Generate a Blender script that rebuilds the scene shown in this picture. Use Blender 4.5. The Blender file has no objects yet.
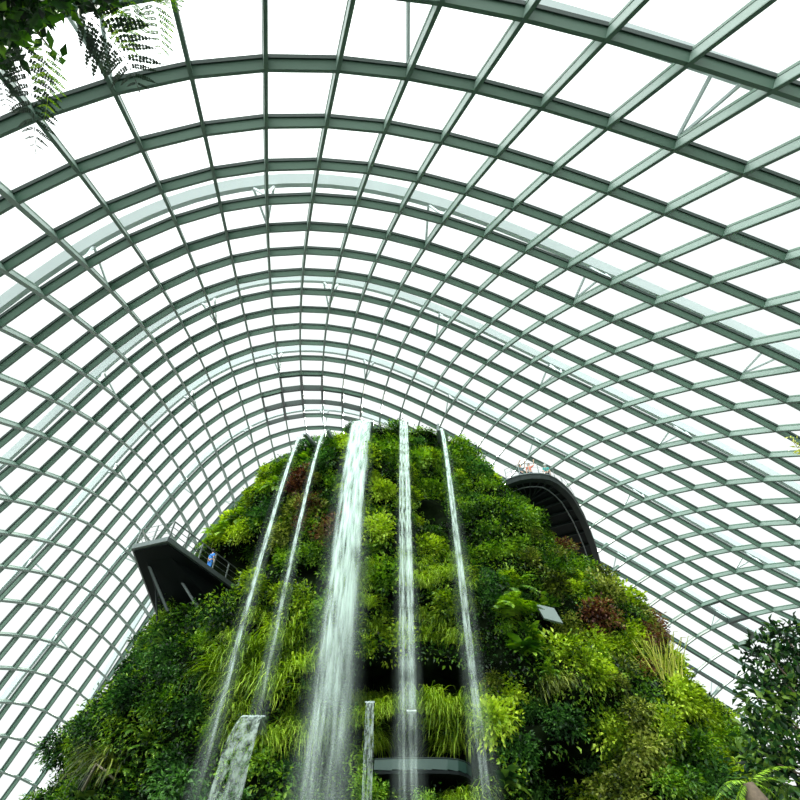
import bpy, bmesh, math, random
import numpy as np
from mathutils import Vector, Matrix, noise
R = math.radians
scene = bpy.context.scene
C = scene.collection
random.seed(7); rng = np.random.default_rng(11)
EYE = 1.7; PITCH = R(48); FOC = 533.0
CP, SP = math.cos(PITCH), math.sin(PITCH)
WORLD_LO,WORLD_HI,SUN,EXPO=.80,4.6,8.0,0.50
SHELL = [-3.481,54.779,-0.149,-1.478,-0.745,0.967,0.298,-0.286,-0.101,-0.088,-0.072,-0.495,-5.135,8.412,1.845,-0.106,0.881,-0.932,-0.668,-0.067,0.177,0.173,-0.534,-2.199,-2.922,-1.714,-0.379,1.449,0.383,-0.115,0.010,0.057,0.108,-0.594,0.785,-1.178,-0.580,0.118,0.152,0.477,0.174,-0.034,-0.189,-0.086,0.851,0.566,1.212,-0.146,-0.212,-0.111,-0.470,-0.133,-0.017,-0.012,0.059,0.114,-0.568,0.262,0.066,0.113,0.471,-0.029,-0.003,0.027,-0.107,-0.025,-0.296,-0.163,-0.238,-0.198,0.002,-0.020,0.163,0.130,0.046,0.051,-0.041,-0.049,0.137,-0.084,-0.039,-0.021,-0.154,-0.008,0.031,0.059,0.143,0.033,0.055,0.032,0.049,0.101,-0.003,0.006,-0.008,-0.062,-0.027,-0.020,-0.010,
42.103,3.939,11.513,1.006,-1.878,-0.220,0.705,-0.225,-0.225,0.446,0.078,35.192,-6.266,-4.099,-1.776,0.343,0.462,-0.051,0.296,-0.226,-0.165,0.203,2.719,1.488,0.903,0.794,-0.548,-0.132,-0.246,0.055,0.428,-0.489,-0.197,-0.455,0.884,0.720,0.175,0.098,-0.296,0.153,-0.078,0.088,0.112,-0.229,-0.371,-1.022,0.207,-0.131,-0.128,0.212,0.158,0.203,-0.090,0.094,-0.005,-0.083,0.236,0.067,0.027,-0.195,-0.033,0.108,-0.100,0.091,0.115,-0.040,0.086,0.239,0.113,0.013,0.034,-0.096,-0.168,-0.005,0.003,-0.002,0.117,-0.043,-0.096,-0.031,-0.033,0.028,0.074,-0.033,-0.057,-0.050,-0.056,0.045,-0.018,-0.030,-0.041,-0.015,-0.022,0.001,0.048,0.013,0.001,-0.020,-0.043,
15.468,4.658,-16.771,-0.642,2.548,0.096,-0.346,0.090,0.012,0.116,0.066,18.568,6.083,-5.405,1.434,1.556,-0.205,0.016,-0.419,0.167,0.126,-0.093,-4.420,-2.095,-1.336,-1.111,1.107,0.513,-0.231,-0.148,0.222,-0.240,-0.174,0.367,-1.468,-0.074,-0.492,0.181,0.280,-0.201,0.071,-0.070,-0.020,0.018,0.269,1.131,-0.691,0.021,0.229,-0.067,0.335,-0.077,-0.234,0.150,0.044,0.178,0.262,-0.097,0.342,0.229,0.061,0.227,0.088,0.012,-0.084,-0.091,0.211,-0.195,0.078,0.149,-0.149,0.129,-0.029,0.065,0.108,0.018,0.092,-0.023,-0.034,0.011,-0.048,-0.103,-0.041,-0.055,0.038,0.028,-0.053,0.039,-0.074,0.015,0.040,-0.017,-0.002,-0.077,-0.019,-0.048,-0.028,-0.020,-0.054]

# ---------------------------------------------------------------- helpers
def ray(px, py):
    """direction from the eye through a point of the photograph: (x, forward, up)"""
    x = (px-400)/FOC; u = (400-py)/FOC
    return Vector((x, CP-u*SP, SP+u*CP))
def at_y(px, py, Y):
    d = ray(px, py); t = Y/d.y
    return Vector((d.x*t, Y, d.z*t+EYE))
def at_z(px, py, Z):
    d = ray(px, py); t = (Z-EYE)/d.z
    return Vector((d.x*t, d.y*t, Z))
def at_r(px, py, r):
    return Vector((0,0,EYE)) + ray(px, py).normalized()*r
def to_px(p):
    z = p[2]-EYE
    d = p[1]*CP+z*SP; u = -p[1]*SP+z*CP
    return 400+FOC*p[0]/d, 400-FOC*u/d
def tag(o, label, cat, group=None, kind=None):
    if label: o['label'] = label
    if cat: o['category'] = cat
    if group: o['group'] = group
    if kind: o['kind'] = kind
    return o
def mesh_obj(name, V, F, mats, parent=None, midx=None, uvs=None, smooth=False):
    me = bpy.data.meshes.new(name)
    me.from_pydata([tuple(v) for v in V], [], [tuple(f) for f in F])
    for m in (mats if isinstance(mats, (list, tuple)) else [mats]): me.materials.append(m)
    if midx is not None: me.polygons.foreach_set('material_index', midx)
    if uvs is not None:
        l = me.uv_layers.new(name='UVMap')
        for lp in me.loops: l.data[lp.index].uv = uvs[lp.vertex_index]
    if smooth: me.polygons.foreach_set('use_smooth', [True]*len(me.polygons))
    me.update()
    o = bpy.data.objects.new(name, me); C.objects.link(o)
    if parent: o.parent = parent
    return o
def empty(name, loc, rz=0):
    o = bpy.data.objects.new(name, None); C.objects.link(o)
    o.empty_display_size = .2
    o.location = loc; o.rotation_euler = (0,0,rz)
    return o
class MB:
    """collects boxes, bars, tubes into one mesh"""
    def __init__(s): s.V=[]; s.F=[]; s.M=[]
    def quadloop(s, rings, cap=True, m=0, close=False):
        b = len(s.V); n = len(rings[0])
        for r in rings: s.V += [Vector(v) for v in r]
        k = len(rings)
        for i in range(k if close else k-1):
            for j in range(n):
                s.F.append((b+i*n+j, b+i*n+(j+1)%n, b+((i+1)%k)*n+(j+1)%n, b+((i+1)%k)*n+j)); s.M.append(m)
        if cap and not close:
            s.F.append(tuple(b+j for j in reversed(range(n)))); s.M.append(m)
            s.F.append(tuple(b+(k-1)*n+j for j in range(n))); s.M.append(m)
    def bar(s, a, b, w, h, up=(0,0,1), m=0):
        a=Vector(a); b=Vector(b); d=(b-a).normalized(); up=Vector(up)
        x=d.cross(up)
        if x.length<1e-4: x=d.cross(Vector((1,0,0)))
        x.normalize(); y=x.cross(d)
        f=lambda p:[p-x*w/2-y*h/2, p+x*w/2-y*h/2, p+x*w/2+y*h/2, p-x*w/2+y*h/2]
        s.quadloop([f(a), f(b)], m=m)
    def tube(s, pts, rad, n=6, m=0):
        pts=[Vector(p) for p in pts]; rings=[]
        if not isinstance(rad,(list,tuple)): rad=[rad]*len(pts)
        prev=None
        for i,p in enumerate(pts):
            d=(pts[min(i+1,len(pts)-1)]-pts[max(i-1,0)]).normalized()
            x=d.cross(Vector((0,0,1))) if prev is None else (prev - d*prev.dot(d))
            if x.length<1e-3: x=d.cross(Vector((1,0,0)))
            x.normalize(); prev=x; y=d.cross(x)
            rings.append([p+(x*math.cos(a)+y*math.sin(a))*rad[i] for a in [2*math.pi*k/n for k in range(n)]])
        s.quadloop(rings, m=m)
    def prism(s, poly, off, m=0):
        """polygon (list of points) swept by vector off"""
        off=Vector(off); P=[Vector(p) for p in poly]
        s.quadloop([P,[p+off for p in P]], m=m)
    def build(s, name, mats, parent=None, smooth=False):
        return mesh_obj(name, s.V, s.F, mats, parent, s.M, smooth=smooth)
# ---------------------------------------------------------------- materials
def new_mat(name):
    m = bpy.data.materials.new(name); m.use_nodes = True
    nt = m.node_tree; nt.nodes.clear()
    out = nt.nodes.new('ShaderNodeOutputMaterial')
    return m, nt, out
def N(nt, t, **kw):
    n = nt.nodes.new(t)
    for k,v in kw.items():
        if k in n.inputs.keys(): n.inputs[k].default_value = v
        else: setattr(n, k, v)
    return n
def paint(name, col, rough=.5, metal=0.0, var=.08, scale=3.0, spec=.5):
    m,nt,out = new_mat(name)
    p = N(nt,'ShaderNodeBsdfPrincipled', Roughness=rough, Metallic=metal); p.inputs['Specular IOR Level'].default_value=spec
    tc = N(nt,'ShaderNodeTexCoord'); nz = N(nt,'ShaderNodeTexNoise', Scale=scale, Detail=3.0)
    nt.links.new(tc.outputs['Object'], nz.inputs['Vector'])
    mx = N(nt,'ShaderNodeMix', data_type='RGBA')
    mx.inputs[6].default_value = (*[c*(1-var) for c in col],1); mx.inputs[7].default_value = (*[min(1,c*(1+var)) for c in col],1)
    nt.links.new(nz.outputs['Fac'], mx.inputs[0]); nt.links.new(mx.outputs[2], p.inputs['Base Color'])
    nt.links.new(p.outputs[0], out.inputs[0])
    return m
def leaf_mat(name, cols, trans=.28, rough=.42, gloss=.35, scale=.7):
    """leaf colours spread over plants (object random) and along the plant (noise)"""
    m,nt,out = new_mat(name)
    oi = N(nt,'ShaderNodeObjectInfo'); geo = N(nt,'ShaderNodeNewGeometry')
    nz = N(nt,'ShaderNodeTexNoise', Scale=scale, Detail=2.0); nt.links.new(geo.outputs['Position'], nz.inputs['Vector'])
    wn = N(nt,'ShaderNodeTexWhiteNoise', noise_dimensions='1D'); nt.links.new(geo.outputs['Random Per Island'], wn.inputs['W'])
    a = N(nt,'ShaderNodeMath', operation='MULTIPLY_ADD'); a.inputs[1].default_value=.35
    nt.links.new(oi.outputs['Random'], a.inputs[0])
    b = N(nt,'ShaderNodeMath', operation='MULTIPLY_ADD'); b.inputs[1].default_value=1.7; b.inputs[2].default_value=-.84
    nt.links.new(nz.outputs['Fac'], b.inputs[0]); nt.links.new(b.outputs[0], a.inputs[2])
    c = N(nt,'ShaderNodeMath', operation='MULTIPLY_ADD'); c.inputs[1].default_value=.75
    nt.links.new(wn.outputs['Value'], c.inputs[0]); nt.links.new(a.outputs[0], c.inputs[2])
    rp = N(nt,'ShaderNodeValToRGB'); el = rp.color_ramp.elements
    while len(el)<len(cols): el.new(.5)
    for i,cc in enumerate(cols):
        el[i].position = .05+.9*i/(len(cols)-1); el[i].color = (*cc,1)
    nt.links.new(c.outputs[0], rp.inputs[0])
    p = N(nt,'ShaderNodeBsdfPrincipled', Roughness=rough); p.inputs['Specular IOR Level'].default_value = gloss
    tr = N(nt,'ShaderNodeBsdfTranslucent'); mx = N(nt,'ShaderNodeMixShader'); mx.inputs[0].default_value = trans
    hs = N(nt,'ShaderNodeHueSaturation', Saturation=1.1, Value=1.5)
    nt.links.new(rp.outputs[0], p.inputs['Base Color']); nt.links.new(rp.outputs[0], hs.inputs['Color']); nt.links.new(hs.outputs[0], tr.inputs[0])
    nt.links.new(p.outputs[0], mx.inputs[1]); nt.links.new(tr.outputs[0], mx.inputs[2]); nt.links.new(mx.outputs[0], out.inputs[0])
    return m
M = {}
M['arch'] = paint('arch_paint', (.055,.120,.080), .5, var=.05)
M['frame'] = paint('glazing_frame_paint', (.022,.042,.034), .5, var=.05)
M['purlin'] = paint('purlin_paint', (.165,.240,.200), .45, var=.05)
M['outer'] = paint('outer_arch_paint', (.50,.57,.565), .6, var=.02)
M['steel'] = paint('dark_steel', (.012,.020,.018), .6, spec=.15)
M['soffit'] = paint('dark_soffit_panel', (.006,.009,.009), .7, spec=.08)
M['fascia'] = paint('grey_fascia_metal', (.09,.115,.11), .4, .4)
M['rail'] = paint('rail_metal', (.16,.19,.18), .35, .6)
M['rail_pale'] = paint('pale_rail_metal', (.55,.60,.55), .35, .3)
M['chute'] = paint('chute_metal', (.20,.24,.24), .35, .6)
M['floor'] = paint('dark_paving', (.06,.07,.06), .7, scale=.6)
M['bark'] = paint('bark', (.11,.085,.06), .85, var=.4, scale=9)
M['pale_bark'] = paint('pale_bark', (.34,.30,.22), .8, var=.35, scale=9)
M['fibre'] = paint('fibrous_trunk', (.10,.075,.05), .9, var=.6, scale=14)
M['panel'] = paint('pale_grey_panel', (.09,.13,.115), .3, .1)
M['skin'] = paint('skin', (.55,.36,.26), .6)
M['hair'] = paint('dark_hair', (.03,.025,.02), .6)
M['blue'] = paint('blue_cloth', (.02,.20,.62), .7)
M['slate'] = paint('slate_cloth', (.05,.10,.11), .7)
M['coral'] = paint('coral_cloth', (.62,.20,.13), .7)
M['teal'] = paint('teal_cloth', (.05,.34,.32), .7)
M['white'] = paint('white_cloth', (.75,.8,.78), .7)
M['denim'] = paint('dark_denim', (.03,.04,.07), .8)
# mountain core: dark wet growing medium with moss
def soil():
    m,nt,out = new_mat('planted_rock'); p=N(nt,'ShaderNodeBsdfPrincipled',Roughness=.95)
    p.inputs['Specular IOR Level'].default_value=.02
    geo=N(nt,'ShaderNodeNewGeometry'); nz=N(nt,'ShaderNodeTexNoise',Scale=1.1,Detail=8.0)
    nt.links.new(geo.outputs['Position'],nz.inputs['Vector'])
    rp=N(nt,'ShaderNodeValToRGB'); e=rp.color_ramp.elements
    e[0].position=.35; e[0].color=(.0012,.002,.001,1); e[1].position=.75; e[1].color=(.007,.014,.004,1)
    nt.links.new(nz.outputs['Fac'],rp.inputs[0]); nt.links.new(rp.outputs[0],p.inputs['Base Color'])
    nt.links.new(p.outputs[0],out.inputs[0]); return m
M['soil']=soil()
def glass():
    m,nt,out=new_mat('clear_roof_glass')
    t=N(nt,'ShaderNodeBsdfTransparent'); t.inputs[0].default_value=(.95,.985,.975,1)
    g=N(nt,'ShaderNodeBsdfGlossy',Roughness=.05); mx=N(nt,'ShaderNodeMixShader'); mx.inputs[0].default_value=.03
    nt.links.new(t.outputs[0],mx.inputs[1]); nt.links.new(g.outputs[0],mx.inputs[2]); nt.links.new(mx.outputs[0],out.inputs[0]); return m
M['glass']=glass()
def green_glass():
    m,nt,out=new_mat('green_balustrade_glass')
    t=N(nt,'ShaderNodeBsdfTransparent'); t.inputs[0].default_value=(.25,.4,.36,1)
    p=N(nt,'ShaderNodeBsdfPrincipled',Roughness=.35); p.inputs['Base Color'].default_value=(.03,.075,.06,1)
    mx=N(nt,'ShaderNodeMixShader'); mx.inputs[0].default_value=.6
    nt.links.new(t.outputs[0],mx.inputs[1]); nt.links.new(p.outputs[0],mx.inputs[2]); nt.links.new(mx.outputs[0],out.inputs[0]); return m
M['green_glass']=green_glass()
def water(name, dens0, dens1, su, sv, tint=(.86,.95,.93), lo=.35, hi=.62, fade=1.0):
    """falling water: uv.y runs from lip (0) to foot (1); strands torn open by noise, thinner towards the foot"""
    m,nt,out=new_mat(name); L=nt.links.new
    uv=N(nt,'ShaderNodeUVMap'); sep=N(nt,'ShaderNodeSeparateXYZ'); L(uv.outputs[0],sep.inputs[0])
    mp=N(nt,'ShaderNodeMapping'); mp.inputs['Scale'].default_value=(su,sv,1); L(uv.outputs[0],mp.inputs[0])
    nz=N(nt,'ShaderNodeTexNoise',Scale=1.0,Detail=4.0,Roughness=.6); L(mp.outputs[0],nz.inputs['Vector'])
    r=N(nt,'ShaderNodeMapRange'); r.inputs[1].default_value=lo; r.inputs[2].default_value=hi; L(nz.outputs['Fac'],r.inputs[0])
    d=N(nt,'ShaderNodeMapRange'); d.inputs[3].default_value=dens0; d.inputs[4].default_value=dens1; L(sep.outputs['Y'],d.inputs[0])
    # soft ragged sides
    e=N(nt,'ShaderNodeMath',operation='PINGPONG'); e.inputs[1].default_value=.5; L(sep.outputs['X'],e.inputs[0])
    e2=N(nt,'ShaderNodeMapRange',interpolation_type='SMOOTHSTEP'); e2.inputs[1].default_value=0; e2.inputs[2].default_value=.34*fade+1e-3; L(e.outputs[0],e2.inputs[0])
    a=N(nt,'ShaderNodeMath',operation='MULTIPLY'); L(r.outputs[0],a.inputs[0]); L(d.outputs[0],a.inputs[1])
    b=N(nt,'ShaderNodeMath',operation='MULTIPLY',use_clamp=True); L(a.outputs[0],b.inputs[0]); L(e2.outputs[0],b.inputs[1])
    df=N(nt,'ShaderNodeBsdfDiffuse'); df.inputs[0].default_value=(*tint,1)
    tr=N(nt,'ShaderNodeBsdfTranslucent'); tr.inputs[0].default_value=(*tint,1)
    s=N(nt,'ShaderNodeMixShader'); s.inputs[0].default_value=.5; L(df.outputs[0],s.inputs[1]); L(tr.outputs[0],s.inputs[2])
    t=N(nt,'ShaderNodeBsdfTransparent'); mx=N(nt,'ShaderNodeMixShader')
    L(b.outputs[0],mx.inputs[0]); L(t.outputs[0],mx.inputs[1]); L(s.outputs[0],mx.inputs[2]); L(mx.outputs[0],out.inputs[0]); return m
M['broad_water']=water('broad_falling_water',2.0,.13,9,12,fade=.6,tint=(.86,1,.95))
M['thin_water']=water('thin_falling_water',2.2,.12,3,26,tint=(.86,1,.95))
M['thread_water']=water('thread_of_falling_water',2.5,.02,3,30,tint=(.86,1,.95))
M['mist']=water('drifting_spray',.16,.13,3,6,lo=.25,hi=.8,tint=(.7,.86,.8))
M['clear_water']=water('clear_sheet_water',.62,.42,4,9,lo=.36,hi=.66,fade=.08,tint=(.8,.95,.88))
# foliage palettes
def pal(*c): return list(c)
M['leaf_bright']=leaf_mat('bright_leaf',pal((0.021,0.054,0.004),(0.100,0.195,0.010),(0.290,0.435,0.026),(0.502,0.653,0.063)))
M['leaf_mid']=leaf_mat('green_leaf',pal((0.006,0.025,0.004),(0.030,0.097,0.008),(0.110,0.253,0.018),(0.276,0.455,0.045)))
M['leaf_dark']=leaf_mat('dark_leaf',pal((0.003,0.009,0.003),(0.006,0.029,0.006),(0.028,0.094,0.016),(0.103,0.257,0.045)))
M['leaf_olive']=leaf_mat('olive_leaf',pal((0.009,0.017,0.004),(0.041,0.068,0.008),(0.138,0.190,0.022),(0.362,0.415,0.081)))
M['leaf_red']=leaf_mat('reddish_leaf',pal((0.015,0.006,0.004),(0.070,0.020,0.012),(0.192,0.080,0.032),(0.200,0.220,0.050)))
M['grass']=leaf_mat('grass_blade',pal((0.026,0.059,0.003),(0.100,0.195,0.006),(0.263,0.427,0.022),(0.449,0.613,0.063)),scale=.5)
M['fern']=leaf_mat('fern_frond',pal((0.013,0.040,0.004),(0.050,0.126,0.010),(0.152,0.301,0.022),(0.311,0.514,0.045)))
M['cover']=leaf_mat('ground_cover_leaf',pal((0.001,0.005,0.002),(0.004,0.017,0.003),(0.018,0.067,0.007),(0.078,0.198,0.016),(0.242,0.396,0.036)),scale=.35)
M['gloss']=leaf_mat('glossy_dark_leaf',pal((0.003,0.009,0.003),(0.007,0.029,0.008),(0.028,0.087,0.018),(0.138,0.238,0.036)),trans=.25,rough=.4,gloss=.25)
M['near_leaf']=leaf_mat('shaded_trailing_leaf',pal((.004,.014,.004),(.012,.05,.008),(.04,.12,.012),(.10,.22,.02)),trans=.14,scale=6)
M['near_fern']=leaf_mat('hanging_fern_frond',pal((.015,.05,.006),(.05,.15,.01),(.14,.30,.012),(.28,.46,.02)),trans=.22,scale=7)
M['near_dark']=leaf_mat('backlit_fern_frond',pal((.006,.014,.008),(.012,.03,.014),(.03,.06,.025)),trans=.08,scale=7)  # dark palette puts the backlit silhouette tone into these fronds
M['yellow']=leaf_mat('yellow_green_leaf',pal((.2,.25,.02),(.4,.45,.05),(.5,.5,.1)))
# ---------------------------------------------------------------- glass shell
DI,DJ=9,11; I0,I1,J0,J1=-5,24,-24,28
SC=list(np.array(SHELL).reshape(3,DI,DJ))
def cheb(x,n):
    T=[1.0,x]
    for k in range(2,n): T.append(2*x*T[-1]-T[-2])
    return np.array(T[:n])
def shell(i,j):
    a=cheb(2*(i-I0)/(I1-I0)-1,DI); b=cheb(2*(j-J0)/(J1-J0)-1,DJ)
    return Vector([float(a@c@b) for c in SC])+Vector((0,0,EYE))
def shell_frame(i,j):
    p=shell(i,j); ti=(shell(i+.1,j)-shell(i-.1,j)).normalized(); tj=(shell(i,j+.1)-shell(i,j-.1)).normalized()
    n=tj.cross(ti).normalized()
    if n.dot(p-Vector((0,30,10)))<0: n=-n
    return p,ti,tj,n
AI=list(range(-2,25)); AJ=list(range(-23,28))
NODE={(i,j):shell_frame(i,j) for i in AI for j in AJ}
ok=lambda i,j: (i,j) in NODE and NODE[i,j][0].z>0.05
trim_no=[0]
def trim(mb,mats,label,cat):
    trim_no[0]+=1
    o=mb.build('trim_%d'%trim_no[0],mats)
    return tag(o,label,cat,kind='structure')
AD,AW=.36,.16      # arch rib depth, width
LD,LW=.42,.13      # lengthwise fin depth, width
def strip(mb,pts,ns,ss,w,d0,d1,m):
    rings=[[p-s*w/2+n*d0,p+s*w/2+n*d0,p+s*w/2+n*d1,p-s*w/2+n*d1] for p,n,s in zip(pts,ns,ss)]
    if len(rings)>1: mb.quadloop(rings,m=m)
for i in AI:
    js=[j for j in AJ if ok(i,j)]
    if len(js)<3: continue
    pts=[NODE[i,j][0] for j in js]; ns=[NODE[i,j][3] for j in js]
    ss=[NODE[i,j][2].cross(NODE[i,j][3]).normalized() for j in js]
    # foot goes down to the ground
    mb=MB(); strip(mb,pts,ns,ss,AW,0,AD,0); strip(mb,pts,ns,ss,AW+.12,AD,AD+.13,1)
    trim(mb,[M['arch'],M['frame']],'green steel arch rib crossing the glass roof','arch rib')
for j in AJ:
    iv=[i for i in AI if ok(i,j)]
    if len(iv)<3: continue
    pts=[NODE[i,j][0] for i in iv]; ns=[NODE[i,j][3] for i in iv]
    ss=[NODE[i,j][1].cross(NODE[i,j][3]).normalized() for i in iv]
    lw=.19 if j<=-4 else LW; mb=MB(); strip(mb,pts,ns,ss,lw,.025,LD,0); strip(mb,pts,ns,ss,lw+.005,-.015,.025,0 if j<=-4 else 1); strip(mb,pts,ns,ss,lw+.03,AD+.004,AD+.12,1)  # flange shade put into the underside strip's colour; left-hand fins keep it pale
    trim(mb,[M['purlin'],M['arch']],'pale green lengthwise fin of the glass roof','roof fin')
wn=0
for i in AI[:-1]:
    V=[];F=[]
    for j in AJ[:-1]:
        c=[(i,j),(i,j+1),(i+1,j+1),(i+1,j)]
        if not all(ok(*q) for q in c): continue
        b=len(V); V+=[NODE[q][0]+NODE[q][3]*(AD+.07) for q in c]; F.append((b,b+1,b+2,b+3))
    if F:
        wn+=1
        tag(mesh_obj('window_%d'%wn,V,F,M['glass']),'bay of clear roof panes between two arch ribs','roof glazing',kind='structure')
# outer arches standing outside the glass on V struts, one every four ribs
OFF=1.8
for k in range(-1,6):
    ic=.5+4*k
    if ic<-2 or ic>24: continue
    js=[j/2 for j in range(-46,55)]
    fr=[shell_frame(ic,j) for j in js]
    keep=[q for q in range(len(js)) if fr[q][0].z>.3]
    P=[fr[q][0]+fr[q][3]*OFF for q in keep]; NN=[fr[q][3] for q in keep]; SS=[fr[q][2].cross(fr[q][3]).normalized() for q in keep]
    mb=MB(); strip(mb,P,NN,SS,.42,0,.55,0)
    o=trim(mb,[M['outer']],'pale grey outer arch seen through the roof glass','outer arch')
    for j in AJ:
        if j%4!=(2 if k%2==0 else 0): continue
        for ii in (4*k,4*k+1):
            if not ok(ii,j): continue
            p,ti,tj,n=NODE[ii,j]; a=p+n*(AD+.12)
            q,_,tq,nq=shell_frame(ic,j); q=q+nq*OFF
            s=MB()
            for sg in (-1,1): s.tube([a,q+tq*sg*.55],.075,5)
            s.build('strut',M['outer'],o)
# roof vents: heavy dark frames under a few panes
vent=[(14,-1),(15,-1),(13,0),(14,0),(15,0),(13,1),(14,1),(14,2),(14,3),(15,3),(15,21),(15,22),(19,21),(19,22),(19,23)]
for (i,j) in vent:
    mb=MB(); q=[(i,j),(i,j+1),(i+1,j+1),(i+1,j)]
    cs=[NODE[c][0]+NODE[c][3]*.02 for c in q]; cen=sum(cs,Vector())/4; nn=NODE[i,j][3]
    ins=[cen+(c-cen)*.94 for c in cs]
    for a in range(4):
        if i>=19 and a in (1,3): continue
        mb.bar(ins[a]+nn*.15,ins[(a+1)%4]+nn*.15,.16,.5,up=nn)
    wn+=1
    tag(mb.build('window_%d'%wn,M['frame']),'dark framed opening vent in the glass roof','roof vent',kind='structure')
# ground
mb=MB(); n=48
mb.prism([(60*math.cos(2*math.pi*k/n),32+64*math.sin(2*math.pi*k/n),-.3) for k in range(n)],(0,0,.3))
tag(mb.build('floor',M['floor']),'dark paved floor of the conservatory','floor',kind='structure')
# ---------------------------------------------------------------- planted mountain
YC=39.0; ZT=31.7
SIL_L=[(40,800),(58,775),(88,728),(116,682),(152,624),(212,548),(247,503),(273,474),(292,456),(304,441)]
SIL_R=[(770,800),(738,750),(706,700),(680,672),(655,640),(618,600),(592,582),(563,550),(538,524),(503,494),(473,458),(445,440)]
def sil(tab):
    o=[]
    for p in tab:
        q=at_y(p[0],p[1],35.0); o.append((q.z,q.x/q.y))
    return sorted(o)
TL,TR=sil(SIL_L),sil(SIL_R)
def interp(t,z):
    if z<=t[0][0]:
        (z0,a),(z1,b)=t[0],t[1]; return a+(b-a)*(z-z0)/(z1-z0)
    for (z0,a),(z1,b) in zip(t,t[1:]):
        if z<=z1: return a+(b-a)*(z-z0)/(z1-z0)
    return t[-1][1]
def front(z): return 25.6+4.6*max(0,min(1.1,z/ZT))**1.4
NEXP=2.3
def sect(phi,a,b):
    s,c=math.sin(phi),math.cos(phi)
    return a*math.copysign(abs(s)**(2/NEXP),s), YC-b*math.copysign(abs(c)**(2/NEXP),c)
_cache={}
def half_width(z,side):
    k=(round(z,2),side)
    if k in _cache: return _cache[k]
    tr=abs(interp(TL if side<0 else TR,z)); b=YC-front(z); lo,hi=1,45
    for _ in range(30):
        a=(lo+hi)/2
        m=max((lambda q:q[0]/q[1])(sect(R(d),a,b)) for d in range(20,110,3))
        if m>tr: hi=a
        else: lo=a
    _cache[k]=lo; return lo
ZTAB=[.25*k for k in range(0,131)]
WL={z:half_width(z,-1) for z in ZTAB}; WR={z:half_width(z,1) for z in ZTAB}
def hw(z,side):
    z=max(0,min(32.25,z)); k=int(z/.25)*.25; f=(z-k)/.25; t=WL if side<0 else WR
    return t[k]*(1-f)+t[min(32.5,k+.25)]*f
# hollows: centre seen at (px,py), half sizes in metres (x,z), depth
HOLE=[]
def hole(px,py,hx,hz,d):
    Y=27.0
    for _ in range(6):
        q=at_y(px,py,Y); Y=front(q.z)
    HOLE.append((q.x,q.z,hx,hz,d))
hole(408,678,3.6,1.05,5.0); hole(428,750,2.7,1.5,5.0)
HOLE.append((-12.6,19.9,3.9,2.5,4.5))
hole(325,578,.9,1.0,1.5); hole(285,702,1.1,.7,1.6); hole(425,512,.8,.9,1.2); hole(345,470,.7,1.2,1.0)
HOLE+= [(8.6,6.0,2.8,2.6,4.0),(6.2,10.8,1.2,.8,1.2),(8.7,14.6,1.1,.9,1.3)]
def carve(x,z,y):
    d=0
    if y>33: return 0
    for (hx,hz,rx,rz,dep) in HOLE:
        t=max(abs((x-hx)/rx)**3+abs((z-hz)/rz)**3,0)
        if t<1.6: d=max(d,dep*min(1,(1.6-t)/.8))
    return d
def mtn(phi,z):
    """point of the mountain's face; phi 0 faces the path, z height"""
    side=1 if phi>=0 else -1
    b=YC-front(z); a=hw(z,side)
    x,y=sect(phi,a,b)
    r=Vector((x,y-YC,0)).normalized()
    d=noise.noise(Vector((x*.22,y*.22,z*.3)))*1.1+noise.noise(Vector((x*.7+9,y*.7,z*.8)))*.6
    d+=.25*math.sin(z*1.25+2*noise.noise(Vector((x*.12,y*.12,3))))
    d-=carve(x,z,y)
    return Vector((x,y,z))+r*(d-.35)
def mtn_normal(phi,z):
    e=.02
    u=mtn(phi+e,z)-mtn(phi-e,z); v=mtn(phi,z+.2)-mtn(phi,z-.2)
    return u.cross(v).normalized()
NP,NZ=220,150
V=[];F=[]
phis=[R(-180+360*k/NP) for k in range(NP)]
for zi in range(NZ):
    z=ZT*zi/(NZ-1)
    for ph in phis: V.append(mtn(ph,z))
for zi in range(NZ-1):
    for k in range(NP):
        F.append((zi*NP+k,zi*NP+(k+1)%NP,(zi+1)*NP+(k+1)%NP,(zi+1)*NP+k))
# rounded crown
top=(NZ-1)*NP
for s_,dz in ((.8,.35),(.45,.6),(0.02,.7)):
    b=len(V)
    for k in range(NP):
        p=V[(NZ-1)*NP+k]; V.append(Vector((p.x*s_,YC-3+(p.y-YC+3)*s_,ZT+dz)))
    for k in range(NP): F.append((top+k,top+(k+1)%NP,b+(k+1)%NP,b+k))
    top=b
F.append(tuple(top+k for k in range(NP)))
mo=mesh_obj('mountain',V,F,M['soil'],smooth=True)
tag(mo,'tall dark planted mountain rising under the glass roof','mountain',kind='structure')
# visible face samples
def visible(p,n):
    return n.dot(Vector((0,0,EYE))-p)>-.15*(p-Vector((0,0,EYE))).length
def sample_face(count,seed):
    rr=random.Random(seed); out=[]
    while len(out)<count:
        ph=R(rr.uniform(-112,112)); z=rr.uniform(.6,ZT+.2)
        # even out by width
        if rr.random()>(.35+.65*(1-z/ZT*.55)): continue
        p=mtn(ph,z); n=mtn_normal(ph,z)
        if n.dot(Vector((p.x,p.y-YC,0)))<0: n=-n
        x,y=to_px(p)
        if y>860 or x<-20 or x>840 or not visible(p,n): continue
        out.append((p,n,x,y))
    return out
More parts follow.
